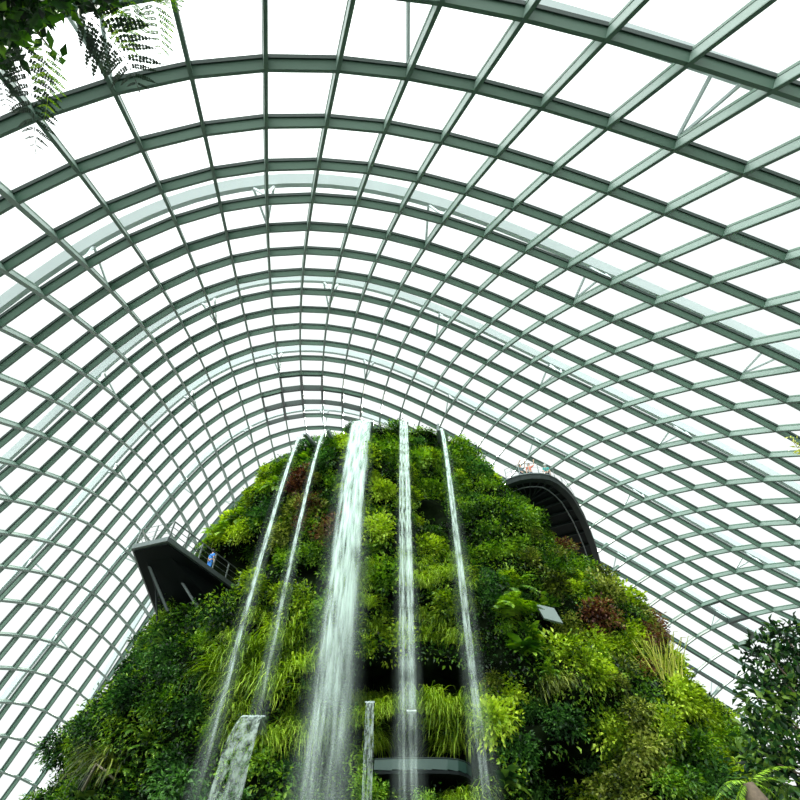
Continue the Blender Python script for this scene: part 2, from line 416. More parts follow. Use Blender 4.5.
# ---------------------------------------------------------------- leaf geometry (numpy)
def leaf_arrays(P,D,U,L,W,fold=.25,droop=.0):
    """diamond leaves folded along the midrib. P base points, D directions, U up hints (n,3), L length, W width (n,)"""
    D=D/np.linalg.norm(D,axis=1,keepdims=True)
    S=np.cross(D,U); S/=np.linalg.norm(S,axis=1,keepdims=True)+1e-9
    T=np.cross(S,D)
    L=L[:,None];W=W[:,None]
    mid=P+D*L*.45
    v0=P; v1=mid+S*W*.5+T*W*fold; v2=P+D*L-T*L*droop; v3=mid-S*W*.5+T*W*fold
    vm=mid
    V=np.stack([v0,v1,v2,v3],1).reshape(-1,3)
    n=len(P); b=np.arange(n)[:,None]*4
    F=np.concatenate([b+np.array([[0,1,2]]),b+np.array([[0,2,3]])],1).reshape(-1,3)
    return V,F
def tri_mesh(name,V,F,mat):
    me=bpy.data.meshes.new(name)
    me.vertices.add(len(V)); me.vertices.foreach_set('co',np.asarray(V,dtype=np.float32).ravel())
    me.loops.add(len(F)*3); me.loops.foreach_set('vertex_index',np.asarray(F,dtype=np.int32).ravel())
    me.polygons.add(len(F)); me.polygons.foreach_set('loop_start',np.arange(0,len(F)*3,3,dtype=np.int32))
    me.polygons.foreach_set('loop_total',np.full(len(F),3,dtype=np.int32))
    me.materials.append(mat); me.update(calc_edges=True); me.validate()
    return me
def join(parts):
    V=[];F=[];b=0
    for v,f in parts:
        V.append(v);F.append(f+b);b+=len(v)
    return np.concatenate(V),np.concatenate(F)
def unit(a): return a/(np.linalg.norm(a,axis=1,keepdims=True)+1e-9)
# plants grow from the origin towards -Y (out of the wall) and +Z
def shrub_mesh(name,mat,n,Rad,l,w,squash=.8,clumps=9,seed=0):
    g=np.random.default_rng(seed)
    cen=unit(g.normal(size=(clumps,3)))*g.uniform(.25,.72,(clumps,1))*Rad
    cen[:,1]=-abs(cen[:,1])*1.0-.05*Rad; cen[:,2]*=squash
    idx=g.integers(0,clumps,n); d=unit(g.normal(size=(n,3)))
    P=cen[idx]+d*(g.uniform(.12,.46,(n,1))*Rad)
    D=unit(d+np.array([0,-.35,-.15])+g.normal(size=(n,3))*.35)
    U=unit(np.array([0,-.35,1.0])+g.normal(size=(n,3))*.35)
    parts=[leaf_arrays(P,D,U,g.uniform(.7,1.25,n)*l,g.uniform(.7,1.2,n)*w,droop=.1)]
    # twigs from root to clumps
    tw=12
    for c in cen:
        a=np.zeros((1,3)); parts.append(leaf_arrays(a,c[None],np.array([[0.,-.3,1.]]),np.array([np.linalg.norm(c)*1.1]),np.array([.035]),fold=0))
    V,F=join(parts); return tri_mesh(name,V,F,mat)
def grass_mesh(name,mat,n,Rad,length,w,seed=0,hang=1.0):
    """drooping tuft: each blade an arching strip of five pieces"""
    g=np.random.default_rng(seed); V=[];F=[];b=0
    for _ in range(n):
        az=g.uniform(-1.5,1.5); out=np.array([math.sin(az),-math.cos(az),0]); base=np.array([g.uniform(-1,1)*Rad,g.uniform(-.3,.1),g.uniform(-.35,.35)*Rad])
        L=length*g.uniform(.55,1.15); el=g.uniform(.1,1.1); side=np.array([math.cos(az),math.sin(az),0])*w*g.uniform(.6,1.2)
        p=base; a=el; K=5
        for k in range(K+1):
            t=k/K; ww=side*(1-t)**.7
            V+= [p-ww*.5,p+ww*.5] 
            p=p+(out*math.cos(a)+np.array([0,0,math.sin(a)]))*L/K
            a-=hang*(.35+.5*t)*g.uniform(.7,1.3)
            a=max(a,-1.5)
        for k in range(K):
            F+=[(b+2*k,b+2*k+1,b+2*k+3),(b+2*k,b+2*k+3,b+2*k+2)]
        b+=2*(K+1)
    return tri_mesh(name,np.array(V),np.array(F),mat)
def frond_arrays(pts,up,plen,pw,npair,g,taper=.9,droop=.15):
    """fern frond along a polyline (list of 3d points): pinnae in pairs, a thin rachis"""
    pts=np.array(pts,float); seg=np.linalg.norm(np.diff(pts,axis=0),axis=1); cum=np.concatenate([[0],np.cumsum(seg)])
    tot=cum[-1]; parts=[]
    ts=np.linspace(.12,.985,npair)
    P=np.stack([np.interp(ts*tot,cum,pts[:,k]) for k in range(3)],1)
    P2=np.stack([np.interp(np.minimum(ts*tot+tot*.03,tot),cum,pts[:,k]) for k in range(3)],1)
    T=unit(P2-P+1e-6); Ua=np.tile(np.array(up,float),(npair,1)); S=unit(np.cross(T,Ua)); Nn=unit(np.cross(S,T))
    prof=np.sin(np.pi*np.clip(ts*.93+.07,0,1)**.75)**.8
    for sg in (-1,1):
        D=unit(S*sg+T*.45-Nn*droop+g.normal(size=(npair,3))*.06)
        parts.append(leaf_arrays(P,D,Nn,np.maximum(prof*plen,.12*plen)*g.uniform(.9,1.1,npair),np.full(npair,pw),fold=.1,droop=droop))
    # rachis
    for a,b in zip(pts[:-1],pts[1:]):
        parts.append(leaf_arrays(a[None],(b-a)[None],np.array([up],float),np.array([np.linalg.norm(b-a)*1.05]),np.array([pw*.35]),fold=0))
    return join(parts)
def bi_frond(pts,up,plen,npair,g,droop=.2):
    """large close frond: every pinna carries its own rows of small leaflets"""
    pts=np.array(pts,float); seg=np.linalg.norm(np.diff(pts,axis=0),axis=1); cum=np.concatenate([[0],np.cumsum(seg)]); tot=cum[-1]; parts=[]
    at=lambda t: np.array([np.interp(t*tot,cum,pts[:,k]) for k in range(3)])
    U=np.array(up,float); U/=np.linalg.norm(U)
    for t in np.linspace(.14,.985,npair):
        p=at(t); T=at(min(1,t+.04))-at(max(0,t-.04)); T/=np.linalg.norm(T); S=np.cross(T,U); S/=np.linalg.norm(S)
        ln=plen*max(.1,math.sin(math.pi*min(1,t*.93+.07)**.8)**.8)
        for sg in (-1,1):
            d=S*sg+T*.35+g.normal(size=3)*.07; d/=np.linalg.norm(d); l=ln*g.uniform(.85,1.1)
            q=[p+d*l*u-U*droop*-l*u*u+T*l*.18*u*u for u in (0,.33,.66,1)]
            parts.append(frond_arrays([tuple(v) for v in q],tuple(U),l*.13,l*.12,11,g,droop=.05))
    for a,c in zip(pts[:-1],pts[1:]):
        parts.append(leaf_arrays(a[None],(c-a)[None],U[None],np.array([np.linalg.norm(c-a)*1.1]),np.array([plen*.035]),fold=0))
    return join(parts)
def fern_mesh(name,mat,nf,length,seed=0):
    g=np.random.default_rng(seed); parts=[]
    for k in range(nf):
        az=g.uniform(-1.75,1.75); el=g.uniform(.25,1.25); L=length*g.uniform(.75,1.1)
        out=np.array([math.sin(az),-math.cos(az)*.9-.1,0]); p=np.array([0,0,0.]); pts=[p]; a=el
        for q in range(7):
            p=p+(out*math.cos(a)+np.array([0,0,math.sin(a)]))*L/7; pts.append(p); a-=.26*g.uniform(.7,1.3)
        parts.append(frond_arrays(pts,(0,-.15,1),L*.24,L*.06,18,g))
    V,F=join(parts); return tri_mesh(name,V,F,mat)
def broad_mesh(name,mat,n,length,wid,seed=0):
    """rosette of large arching leaves"""
    g=np.random.default_rng(seed); V=[];F=[];b=0; K=5
    for _ in range(n):
        az=g.uniform(-1.7,1.7); out=np.array([math.sin(az),-math.cos(az),0]); side=np.array([math.cos(az),math.sin(az),0])
        L=length*g.uniform(.6,1.1); a=g.uniform(.2,1.2); p=np.array([0,-.02,0])+g.normal(size=3)*.04
        for k in range(K+1):
            t=k/K; ww=wid*L*math.sin(math.pi*min(1,.12+t*.88))**.8
            nn=out*-math.sin(a)+np.array([0,0,math.cos(a)])
            V+=[p-side*ww*.5+nn*ww*.15,p,p+side*ww*.5+nn*ww*.15]
            p=p+(out*math.cos(a)+np.array([0,0,math.sin(a)]))*L/K; a-=.28*g.uniform(.6,1.4)
        for k in range(K):
            o=b+3*k
            for u in (0,1): F+=[(o+u,o+u+1,o+u+4),(o+u,o+u+4,o+u+3)]
        b+=3*(K+1)
    return tri_mesh(name,np.array(V),np.array(F),mat)
KIND={}
for nm,mt in (('bright','leaf_bright'),('mid','leaf_mid'),('dark','leaf_dark'),('olive','leaf_olive'),('red','leaf_red')):
    KIND['shrub',nm]=[shrub_mesh('leafy_shrub_'+nm,M[mt],950,1.0,.17,.10,seed=s+len(nm)) for s in range(3)]
KIND['grass','bright']=[grass_mesh('grass_tuft',M['grass'],240,.6,1.5,.045,seed=s) for s in range(3)]
KIND['grass','olive']=[grass_mesh('grass_tuft_olive',M['leaf_olive'],220,.6,1.4,.045,seed=s+5) for s in range(2)]
KIND['fern','bright']=[fern_mesh('fern_plant',M['fern'],15,1.25,seed=s) for s in range(3)]
KIND['fern','dark']=[fern_mesh('fern_plant_dark',M['leaf_mid'],15,1.25,seed=s+7) for s in range(2)]
KIND['broad','mid']=[broad_mesh('broadleaf_plant',M['leaf_mid'],26,.95,.34,seed=s) for s in range(3)]
KIND['broad','dark']=[broad_mesh('broadleaf_plant_dark',M['gloss'],26,.95,.34,seed=s+3) for s in range(2)]
# ground cover: uncountable small leaves over the whole face
def ground_cover():
    S=[s for s in sample_face(46000,3) if not ((350<s[2]<474 and 664<s[3]<693) or (378<s[2]<478 and 728<s[3]<800 and s[0].y>26.6) or (298<s[2]<328 and 562<s[3]<590) or (420<s[2]<445 and 500<s[3]<522) or (520<s[2]<600 and 708<s[3] and noise.noise(s[0]*.8)>-.15))]
    P=np.array([s[0] for s in S]); Nn=np.array([s[1] for s in S]); g=np.random.default_rng(5)
    PP=np.repeat(P,3,0); NN=np.repeat(Nn,3,0); n=len(PP)
    lum=np.array([noise.noise(Vector(p)*.5) for p in P]); lum=np.repeat(lum,3)
    PP=PP+g.normal(size=(n,3))*.16+NN*(g.uniform(-.1,.3,(n,1))+.18*np.maximum(lum,0)[:,None])
    D=unit(NN*.7+g.normal(size=(n,3))*.6+np.array([0,0,-.35])); U=unit(np.array([0,0,1.])+NN*.4+g.normal(size=(n,3))*.4)
    V,F=leaf_arrays(PP,D,U,g.uniform(.12,.3,n),g.uniform(.07,.15,n),droop=.12)
    me=tri_mesh('ground_cover_leaves',V,F,M['cover']); o=bpy.data.objects.new('ground_cover_leaves',me); C.objects.link(o)
    tag(o,'small leaves of creeping ground cover all over the planted mountain','ground cover',kind='stuff')
ground_cover()
# ---------------------------------------------------------------- planting plan
def column(x,y):
    t=(y-430)/360.0
    for nme,lim in (('on the outer angular deck flank',303-260*t),('outside the outermost thin fall',303-103*t),('between the two thin falls',325-75*t),('between thin and broad falls',357-38*t),
        ('between broad and twin falls',403+5*t),('between twin and lone falls',440+47*t)):
        if x<lim: return nme
    if x<480+95*t: return 'beside the lone fall'
    if x<510+130*t: return 'on the curved deck slope'
    if x<520+220*t: return 'mid curved deck flank'
    return 'outer curved deck flank'
def height(y):
    for lim,n in ((450,'at the summit'),(490,'just under the summit'),(530,'level with curved deck'),(575,'level with angular deck'),
                  (620,'just below the decks'),(665,'above the upper hollow'),(705,'level with upper hollow'),(745,'between the hollows'),(772,'level with lower hollow'),(2000,'under lower hollow level')):
        if y<lim: return n
def pick(x,y,rr):
    """which plant grows where"""
    u=rr.random()
    t=(y-430)/360.0
    if 225<x<345 and 640<y<760 and x>300-100*t-20: return ('grass','bright') if u<.8 else ('shrub','mid')
    if 345<x<485 and (695<y<745): return ('grass','bright') if u<.95 else ('fern','bright')
    if 345<x<485 and (625<y<668): return ('grass','bright') if u<.55 else ('shrub','bright')
    if 440<x<500 and 740<y: return ('grass','bright') if u<.6 else ('shrub','dark')
    if 345<x<470 and 560<y<645: return ('grass','bright') if u<.45 else (('shrub','bright') if u<.8 else ('shrub','mid'))
    if 225<x<330 and 560<y<640 and x>275-90*t: return ('shrub','bright') if u<.5 else (('grass','bright') if u<.75 else ('shrub','mid'))
    if 340<x<410 and 440<y<640: return ('shrub','bright') if u<.75 else (('fern','bright') if u<.85 else ('shrub','mid'))
    if 205<x<300 and 470<y<560 and x<290-.5*(y-470): return ('shrub','bright') if u<.6 else ('fern','bright')
    if 280<x<330 and 470<y<540: return ('shrub','red') if u<.6 else ('shrub','olive')
    if 560<x<670 and 600<y<690: return ('shrub','red') if u<.4 else (('shrub','olive') if u<.8 else ('shrub','bright'))
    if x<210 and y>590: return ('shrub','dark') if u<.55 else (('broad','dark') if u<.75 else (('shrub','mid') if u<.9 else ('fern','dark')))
    if 410<x<520 and 440<y<600: return ('shrub','mid') if u<.6 else (('shrub','bright') if u<.8 else ('shrub','dark'))
    if 520<=x and y<600: return ('shrub','mid') if u<.35 else (('shrub','olive') if u<.65 else (('shrub','bright') if u<.85 else ('shrub','red')))
    if 480<x<620 and 560<y<690: return ('shrub','dark') if u<.3 else (('shrub','olive') if u<.5 else (('fern','dark') if u<.68 else (('broad','mid') if u<.85 else ('shrub','mid'))))
    if x>=600 and y>650: return ('shrub','bright') if u<.5 else (('broad','mid') if u<.75 else ('shrub','mid'))
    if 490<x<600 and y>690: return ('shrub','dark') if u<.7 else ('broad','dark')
    return ('shrub','mid') if u<.45 else (('shrub','dark') if u<.75 else (('broad','mid') if u<.87 else ('fern','dark')))
WORDS={('shrub','bright'):('leafy_shrub','yellow-green leafy shrub','shrub'),('shrub','mid'):('leafy_shrub','mid-green leafy shrub','shrub'),
 ('shrub','dark'):('dark_shrub','dark green leafy shrub','shrub'),('shrub','olive'):('olive_shrub','olive-brown leafy shrub','shrub'),('shrub','red'):('red_leaved_shrub','reddish leafy shrub','shrub'),
 ('grass','bright'):('grass_tuft','yellow-green hanging grass tuft','grass tuft'),('grass','olive'):('grass_tuft','olive hanging grass tuft','grass tuft'),
 ('fern','bright'):('fern','bright green fern','fern'),('fern','dark'):('fern','dark green fern','fern'),
 ('broad','mid'):('broadleaf_plant','green broad-leaved plant','plant'),('broad','dark'):('broadleaf_plant','dark glossy broad-leaved plant','plant')}
PLANTS=[]
def plant(kind,p,n,size,rr,label=None,x=None,y=None,cat=None,group=None,name=None):
    me=rr.choice(KIND[kind]); w=WORDS[kind]
    o=bpy.data.objects.new(name or w[0],me); C.objects.link(o)
    h=Vector((n.x,n.y,0)); 
    if h.length<1e-3: h=Vector((0,-1,0))
    rz=math.atan2(h.x,-h.y)
    o.location=p; o.rotation_euler=(rr.uniform(-.12,.12),rr.uniform(-.25,.25),rz+rr.uniform(-.3,.3))
    s=size*rr.uniform(.85,1.15); o.scale=(s,s*rr.uniform(.85,1.1),s*rr.uniform(.85,1.1))
    o['category']=cat or w[2]
    if label: o['label']=label
    if group: o['group']=group
    if not label: PLANTS.append((o,w[1],x,y,s))
    return o
def in_cave(x,y): return (345<x<478 and 662<y<694) or (378<x<482 and 728<y<800)
rr=random.Random(21)
cand=sample_face(5500,77); taken=[]
count={}
for (p,n,x,y) in cand:
    if y>815 or x<0 or x>800: continue
    if in_cave(x,y): continue
    if 132<x<238 and 548<y<612: continue
    k=pick(x,y,rr); c=count.get(WORDS[k][0],0)
    sp=1.3 if k[0]!='grass' else .95
    if 132<x<252 and 540<y<616: continue
    if 340<x<485 and 646<y<712: continue
    if (296<x<329 and 560<y<592) or (418<x<446 and 498<y<524) or (268<x<300 and 690<y<706): continue
    if 512<x<604 and 700<y and rr.random()<.62: continue
    if any((p-q).length<sp for q in taken): continue
    if len(taken)>=520 or c>=240: continue
    taken.append(p); count[WORDS[k][0]]=c+1
    size={'shrub':rr.choice((.7,.9,1.1,1.3,1.6)),'grass':rr.uniform(.8,1.2),'fern':rr.uniform(.9,1.4),'broad':rr.uniform(1.0,1.5)}[k[0]]
    plant(k,p-n*.1,n,size,rr,x=x,y=y)
print('plants',len(taken),count)
def label_plants():
    cells={}
    for it in PLANTS:
        o,w,x,y,s=it
        x,y=to_px(o.location); cells.setdefault((w,column(x,y),height(y)),[]).append((x,y,o))
    ordn=['','second-','third-','fourth-','fifth-','sixth-','seventh-','eighth-','ninth-','tenth-','eleventh-','twelfth-','thirteenth-','fourteenth-','fifteenth-','sixteenth-']
    for (w,c,h),L in cells.items():
        L.sort(key=lambda q:q[1])
        for k,(x,y,o) in enumerate(L):
            if len(L)==1: lab='%s %s, %s'%(w,c,h)
            elif k==0: lab='uppermost %s %s, %s'%(w,c,h)
            elif k==len(L)-1: lab='lowest %s %s, %s'%(w,c,h)
            else: lab='%shighest %s %s, %s'%(ordn[k],w,c,h)
            o['label']=lab
            o['group']='plants growing on the mountain face'
label_plants()
from mathutils.bvhtree import BVHTree
BVH=BVHTree.FromPolygons([v[:] for v in V],[f for f in F])
def hit(px,py):
    d=ray(px,py).normalized(); p,n,_,_=BVH.ray_cast(Vector((0,0,EYE)),d)
    if p is None: return at_y(px,py,34),Vector((0,-1,0))
    if n.dot(d)>0: n=-n
    return p,n
# plants that stand out
def special(kind,px,py,size,label,cat=None,name=None,off=.1):
    p,n=hit(px,py); return plant(kind,p+n*off,n,size,rr,label=label,cat=cat,name=name)
special(('fern','bright'),502,622,2.0,'large bright fern on the slope beside the lone fall, drooping like a hand','fern')
special(('fern','dark'),510,596,1.9,'large dark arching fern just above the bright drooping fern','fern')
special(('fern','bright'),243,528,2.0,'big upright yellow-green fern on the shoulder above the angular deck railing','fern')
special(('fern','bright'),222,541,1.7,'yellow-green fern at the railing end of the angular deck','fern')
special(('grass','bright'),255,690,1.9,'long yellow-green hanging grass curtain above the clear sheet waterfall','grass tuft')
special(('grass','bright'),238,670,1.7,'hanging grass curtain beside the outer thin stream, above the grass by the sheet waterfall','grass tuft')
special(('grass','bright'),440,722,1.8,'thick grass fringe hanging over the lower hollow, under the lone fall side','grass tuft')
special(('grass','bright'),465,745,1.6,'long trailing grass at the outer end of the lower hollow','grass tuft')
special(('grass','olive'),112,768,1.5,'rusty brown hanging grass clump low on the angular deck flank','grass tuft')
special(('grass','olive'),560,690,1.3,'olive mossy grass slope above the big dark recess','grass tuft')
special(('shrub','bright'),508,696,1.5,'bright fresh green mound beside the big dark recess','shrub')
special(('shrub','bright'),498,725,1.5,'lower bright green mound beside the big dark recess','shrub')
for k in range(13):
    special(('grass','bright'),352+k*10.5,(701,708,704)[k%3]+(4 if k>8 else 0),.92,'%s grass clump from the broad waterfall in the hanging fringe between the hollows'%('first second third fourth fifth sixth seventh eighth ninth tenth eleventh twelfth thirteenth'.split()[k]))
special(('shrub','red'),301,486,1.3,'upper reddish shrub between the two thin waterfalls near the summit','shrub')
special(('shrub','red'),312,508,1.2,'lower reddish shrub beside the inner thin waterfall near the summit','shrub')
special(('shrub','red'),598,618,1.3,'reddish shrub on the shoulder under the tail of the curved deck','shrub')
special(('shrub','red'),636,640,1.4,'large reddish shrub at the mountain edge above the pale reeds','shrub')
# spiky pale reeds on the flank below the curved deck
def reeds():
    g=random.Random(3); p,n=hit(668,690); mb=MB()
    for k in range(46):
        a=g.uniform(-.55,.55); b=g.uniform(-.6,.2); L=g.uniform(1.2,2.6); q=Vector((g.uniform(-.6,.6),g.uniform(-.4,.1),0))
        e=q+Vector((a*L,b*L,L)); m=(q+e)/2+Vector((0,0,.12)); mb.tube([q,m,e,e+Vector((a*.5,b*.5,-.1))],[.03,.028,.018,.004],3)
    o=mb.build('reed_clump',M['yellow']); o.location=p+n*.1
    tag(o,'spiky pale yellow reeds on the lower curved deck flank','reeds')
reeds()
def bare_branch(name,pts,rad,mat,label):
    mb=MB(); mb.tube(pts,rad,6); tag(mb.build(name,mat,smooth=True),label,'branch')
p0,n0=hit(88,800); p1,n1=hit(118,783)
bare_branch('bare_branch',[p0+n0*.7,(p0+p1)/2+n0*1.3+Vector((0,0,.35)),p1+n1*1.0,p1-n1*.2],[.07,.07,.06,.04],M['pale_bark'],'pale bare branch bending out of the foliage low on the angular deck flank')
# ---------------------------------------------------------------- waterfalls
def fall_path(top,Y0,end,Y1,n=26):
    a=at_y(*top,Y0); b=at_y(*end,Y1); out=[]
    for k in range(n+1):
        s=k/n; f=s*s*.86+s*.14
        out.append(Vector((a.x+(b.x-a.x)*s, a.y+(b.y-a.y)*s, a.z+(b.z-a.z)*f)))
    return out
def ribbon(path,w0,w1,cols,depth,seed,dx=0,dy=0,turn=0.0,spread=0):
    g=random.Random(seed); V=[];F=[];U=[]; n=len(path)-1
    ph=[g.uniform(0,6.3) for _ in range(4)]
    for i,p in enumerate(path):
        t=i/n; w=w0+(w1-w0)*t**.8
        for c in range(cols+1):
            u=c/cols; e=(u-.5)*w
            wob=depth*(math.sin(u*7+ph[0]+t*9)*.5+math.sin(u*15+ph[1]-t*14)*.3)*(0.25+t)
            ca,sa=math.cos(turn+t*.4*turn),math.sin(turn+t*.4*turn)
            V.append(p+Vector((dx*(1+spread*t)+e*ca-wob*sa, dy*(1+spread*t)+e*sa+wob*ca, .05*math.sin(u*11+ph[2])*t)))
            U.append((u+seed*3.17%7*0,t))
    for i in range(n):
        for c in range(cols):
            b=i*(cols+1)+c; F.append((b,b+1,b+cols+2,b+cols+1))
    return V,F,U
def water_obj(name,ribs,mat,parent=None):
    V=[];F=[];U=[]
    for v,f,u in ribs:
        b=len(V); V+=v; U+=u; F+=[tuple(q+b for q in x) for x in f]
    return mesh_obj(name,V,F,mat,parent,uvs=U,smooth=True)
def waterfall(label,top,Y0,end,Y1,strands,sprays,mat):
    P=fall_path(top,Y0,end,Y1)
    root=empty('waterfall',P[0]); tag(root,label,'waterfall')
    loc=[p-P[0] for p in P]
    water_obj('falling_water',[ribbon(loc,*s) for s in strands],M[mat],root)
    if sprays: water_obj('spray',[ribbon(loc,*s) for s in sprays],M['mist'],root)
    return P
PC=waterfall('broad white waterfall in the middle of the mountain',(362,421),29.2,(319,812),24.3,
   [(1.55,1.7,14,.18,1),(1.6,1.9,14,.25,2,0,.22),(1.4,2.0,12,.3,3,0,.45,.15),(.5,.9,5,.1,4,.2,.2,1.3)],[(1.8,3.4,8,.4,5,0,.3),(1.6,3.2,8,.5,6,0,-.3)],'broad_water')
PD=waterfall('straight twin strand waterfall next to the broad one, on its sun side',(403.5,421),29.5,(409,812),24.2,
   [(.2,.4,4,.06,7,-.2,0,.2,.3),(.24,.5,4,.06,8,.17,.05,-.3,.3),(.2,.5,4,.05,9,-.15,.05,1.4,.3),(.2,.6,4,.05,10,.15,.1,1.7,.3),(.3,.6,4,.05,23,0,.1,.1,.3)],[(.5,1.7,6,.3,11)],'thin_water')
PE=waterfall('lone thin waterfall nearest the curved deck',(441,429),29.9,(489,812),23.9,
   [(.26,.5,4,.06,12,-.02,0,.1,.5),(.2,.5,4,.08,13,.05,.05,1.3,.5),(.16,.6,4,.06,14,-.06,.1,.7,.5)],[(.3,1.5,6,.3,15)],'thin_water')
PA=waterfall('outermost thin waterfall beside the angular deck',(304,433),30.4,(192,812),24.5,
   [(.17,.38,4,.06,16,0,0,.1,.5),(.14,.4,4,.08,17,.03,.05,1.3,.5),(.1,.55,4,.06,18,-.03,.1,-.7,.5)],[(.3,1.3,6,.3,19)],'thread_water')
PB=waterfall('inner thin waterfall between the outermost one and the broad one',(325.5,432),30.2,(254,735),25.0,
   [(.17,.34,4,.06,20,0,0,.1,.5),(.14,.4,4,.08,21,.03,.05,1.3,.5),(.1,.5,4,.06,24,-.03,.1,-.7,.5)],[(.3,1.1,6,.3,22)],'thread_water')
# clear curling sheets low on the face
def sheet(label,top,Y0,end,Y1,w0,w1,seed):
    P=fall_path(top,Y0,end,Y1,22); root=empty('sheet_waterfall',P[0]); tag(root,label,'waterfall'); loc=[p-P[0] for p in P]
    water_obj('water_sheet',[ribbon(loc,w0,w1,10,.16,seed)],M['clear_water'],root)
    mb=MB(); 
    mb.bar(Vector((-w0*.6,.12,-.05)),Vector((w0*.6,.12,-.05)),.3,.06); mb.bar(Vector((0,.2,-.1)),Vector((0,1.6,-.15)),w0*.8,.08)
    mb.build('spout_lip',M['chute'],root)
sheet('wide clear sheet of water curling below the inner thin waterfall',(254,715),25.2,(219,815),23.0,.82,1.3,31)
sheet('narrow clear sheet of water beside the lower hollow',(370,701),25.0,(366,815),24.4,.34,.42,32)
# steel chutes that throw the water clear of the plants
def chute(tip,back,w,label,side=.14):
    tip=Vector(tip); back=Vector(back); root=empty('water_chute',back); tag(root,label,'water chute')
    d=tip-back; x=d.cross(Vector((0,0,1))).normalized()
    mb=MB(); mb.bar((0,0,-.05),d+Vector((0,0,-.05)),w,.05); mb.build('trough',M['chute'],root)
    for s in (-1,1):
        mb=MB(); mb.bar(x*s*w/2+Vector((0,0,side/2)),x*s*w/2+d+Vector((0,0,side/2)),.04,side+.1); mb.build('side_plate',M['chute'],root)
def back_of(P,px,py,Y): return at_y(px,py,Y)
chute(PA[0]+Vector((.03,.05,-.1)),at_y(317,448,32.0),.24,'thin steel chute of the outermost thin waterfall')
chute(PB[0]+Vector((.12,-.05,.1)),at_y(339,451,31.8),.2,'thin steel chute of the inner thin waterfall')
chute(PC[0]+Vector((0,.02,-.06)),PC[0]+Vector((.1,2.6,-.5)),1.75,'broad steel lip that feeds the broad waterfall')
chute(PD[0]+Vector((0,.02,-.06)),PD[0]+Vector((0,2.4,-.5)),.72,'steel lip of the twin strand waterfall')
chute(PE[0]+Vector((-.02,.02,-.06)),PE[0]+Vector((-.2,2.2,-.5)),.36,'steel lip of the lone thin waterfall')
mb=MB(); q=PE[0]+Vector((-.28,.15,0)); mb.bar(q,q+Vector((.1,.05,.75)),.12,.12); mb.bar(q+Vector((-.02,0,.05)),q+Vector((.35,0,-.12)),.1,.12)
tag(mb.build('steel_bracket',M['chute']),'short upright steel bracket at the head of the lone thin waterfall','bracket')
mb=MB(); q=at_y(411.5,712,25.2); mb.bar(q+Vector((-.2,0,0)),q+Vector((.2,0,0)),.35,.06); mb.bar(q+Vector((0,.1,-.02)),q+Vector((0,1.4,-.1)),.12,.06)
tag(mb.build('splash_plate',M['white']),'small white plate sticking out of the grass behind the twin strand waterfall','plate')
# pale slab between the plants right of the falls
def slab():
    p,n=hit(549,613)
    Y=p.y-1.0
    c=[at_y(536,604,Y),at_y(554,608,Y-.1),at_y(563,623,Y-.5),at_y(544,618,Y-.4)]
    nn=(c[1]-c[0]).cross(c[3]-c[0]).normalized()
    if nn.y>0: nn=-nn
    mb=MB(); mb.prism(c,-nn*.12); ms=mb
    root=empty('canopy_panel',c[0]); tag(root,'pale grey metal panel poking out between plants below the curved deck','panel')
    o=mesh_obj('panel_sheet',[v-c[0] for v in ms.V],ms.F,M['panel'],root)
    mb=MB(); cc=sum(c,Vector())/4-c[0]; mb.bar(cc-nn*.1,p-n*.3-c[0],.08,.08); mb.build('bracket_arm',M['steel'],root)
slab()
# ---------------------------------------------------------------- balcony in the lower hollow
def balcony():
    z=7.6; px=[(374,771),(392,772),(412,773),(432,774),(448,775),(459,778),(467,784),(473,793)]
    Ys=[26.3,26.2,26.15,26.15,26.2,26.35,26.7,27.3]
    P=[at_y(a,b,Y) for (a,b),Y in zip(px,Ys)]; z=P[0].z
    P=[Vector((p.x,p.y,z)) for p in P]
    root=empty('balcony',P[3]); tag(root,'curved balcony with green glass balustrade inside the lower dark hollow','balcony')
    L=[p-P[3] for p in P]
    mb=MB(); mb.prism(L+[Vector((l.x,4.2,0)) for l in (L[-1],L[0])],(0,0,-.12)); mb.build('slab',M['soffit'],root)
    mb=MB()
    for a,b in zip(L,L[1:]): mb.bar(a+Vector((0,0,.24)),b+Vector((0,0,.2)),.03,.40)
    mb.build('glass_balustrade',M['green_glass'],root)
    mb=MB(); mb.tube([l+Vector((0,0,.42)) for l in L],.035,6); mb.build('handrail',M['steel'],root)
balcony()
# ---------------------------------------------------------------- decks
def rails(root,pts,zs,post_every,h,mat,rad=.022,inset=0,names=('post','rail'),levels=(1,.66,.33),pw=.06):
    pts=[Vector(p) for p in pts]
    for f in levels:
        mb=MB(); mb.tube([p+Vector((0,0,zs+h*f)) for p in pts],rad*(1.3 if f==1 else .7),5); mb.build('handrail' if f==1 else 'rail',mat,root)
    tot=0
    for a,b in zip(pts,pts[1:]):
        n=max(1,round((b-a).length/post_every))
        for k in range(n+(1 if b is pts[-1] else 0)):
            p=a+(b-a)*k/n; mb=MB(); mb.bar(p+Vector((0,0,zs-.1)),p+Vector((0,0,zs+h)),pw,pw*1.5,up=(b-a)); mb.build('post',mat,root)
ZD=19.7
A,B,Cc,D=[at_z(*q,ZD) for q in ((131,549),(167,541),(238,592),(155,613))]
deck=empty('angular_deck',B); tag(deck,'dark angular viewing deck jutting from the mountain, with metal railing','viewing deck')
L=[q-B for q in (A,B,Cc,D)]; inn=[Vector((5.5,9.5,0)),Vector((2.0,11.5,0))]
poly=[L[0],L[1],L[2],L[2]+Vector((2,3,0)),L[3]+Vector((4,3,0)),L[3]]
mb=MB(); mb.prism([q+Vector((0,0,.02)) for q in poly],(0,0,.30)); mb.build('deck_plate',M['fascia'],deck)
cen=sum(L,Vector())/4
mb=MB(); ins=[q*.93+cen*.07 for q in poly]; mb.prism(ins,(0,0,-.06)); mb.build('soffit',M['soffit'],deck)
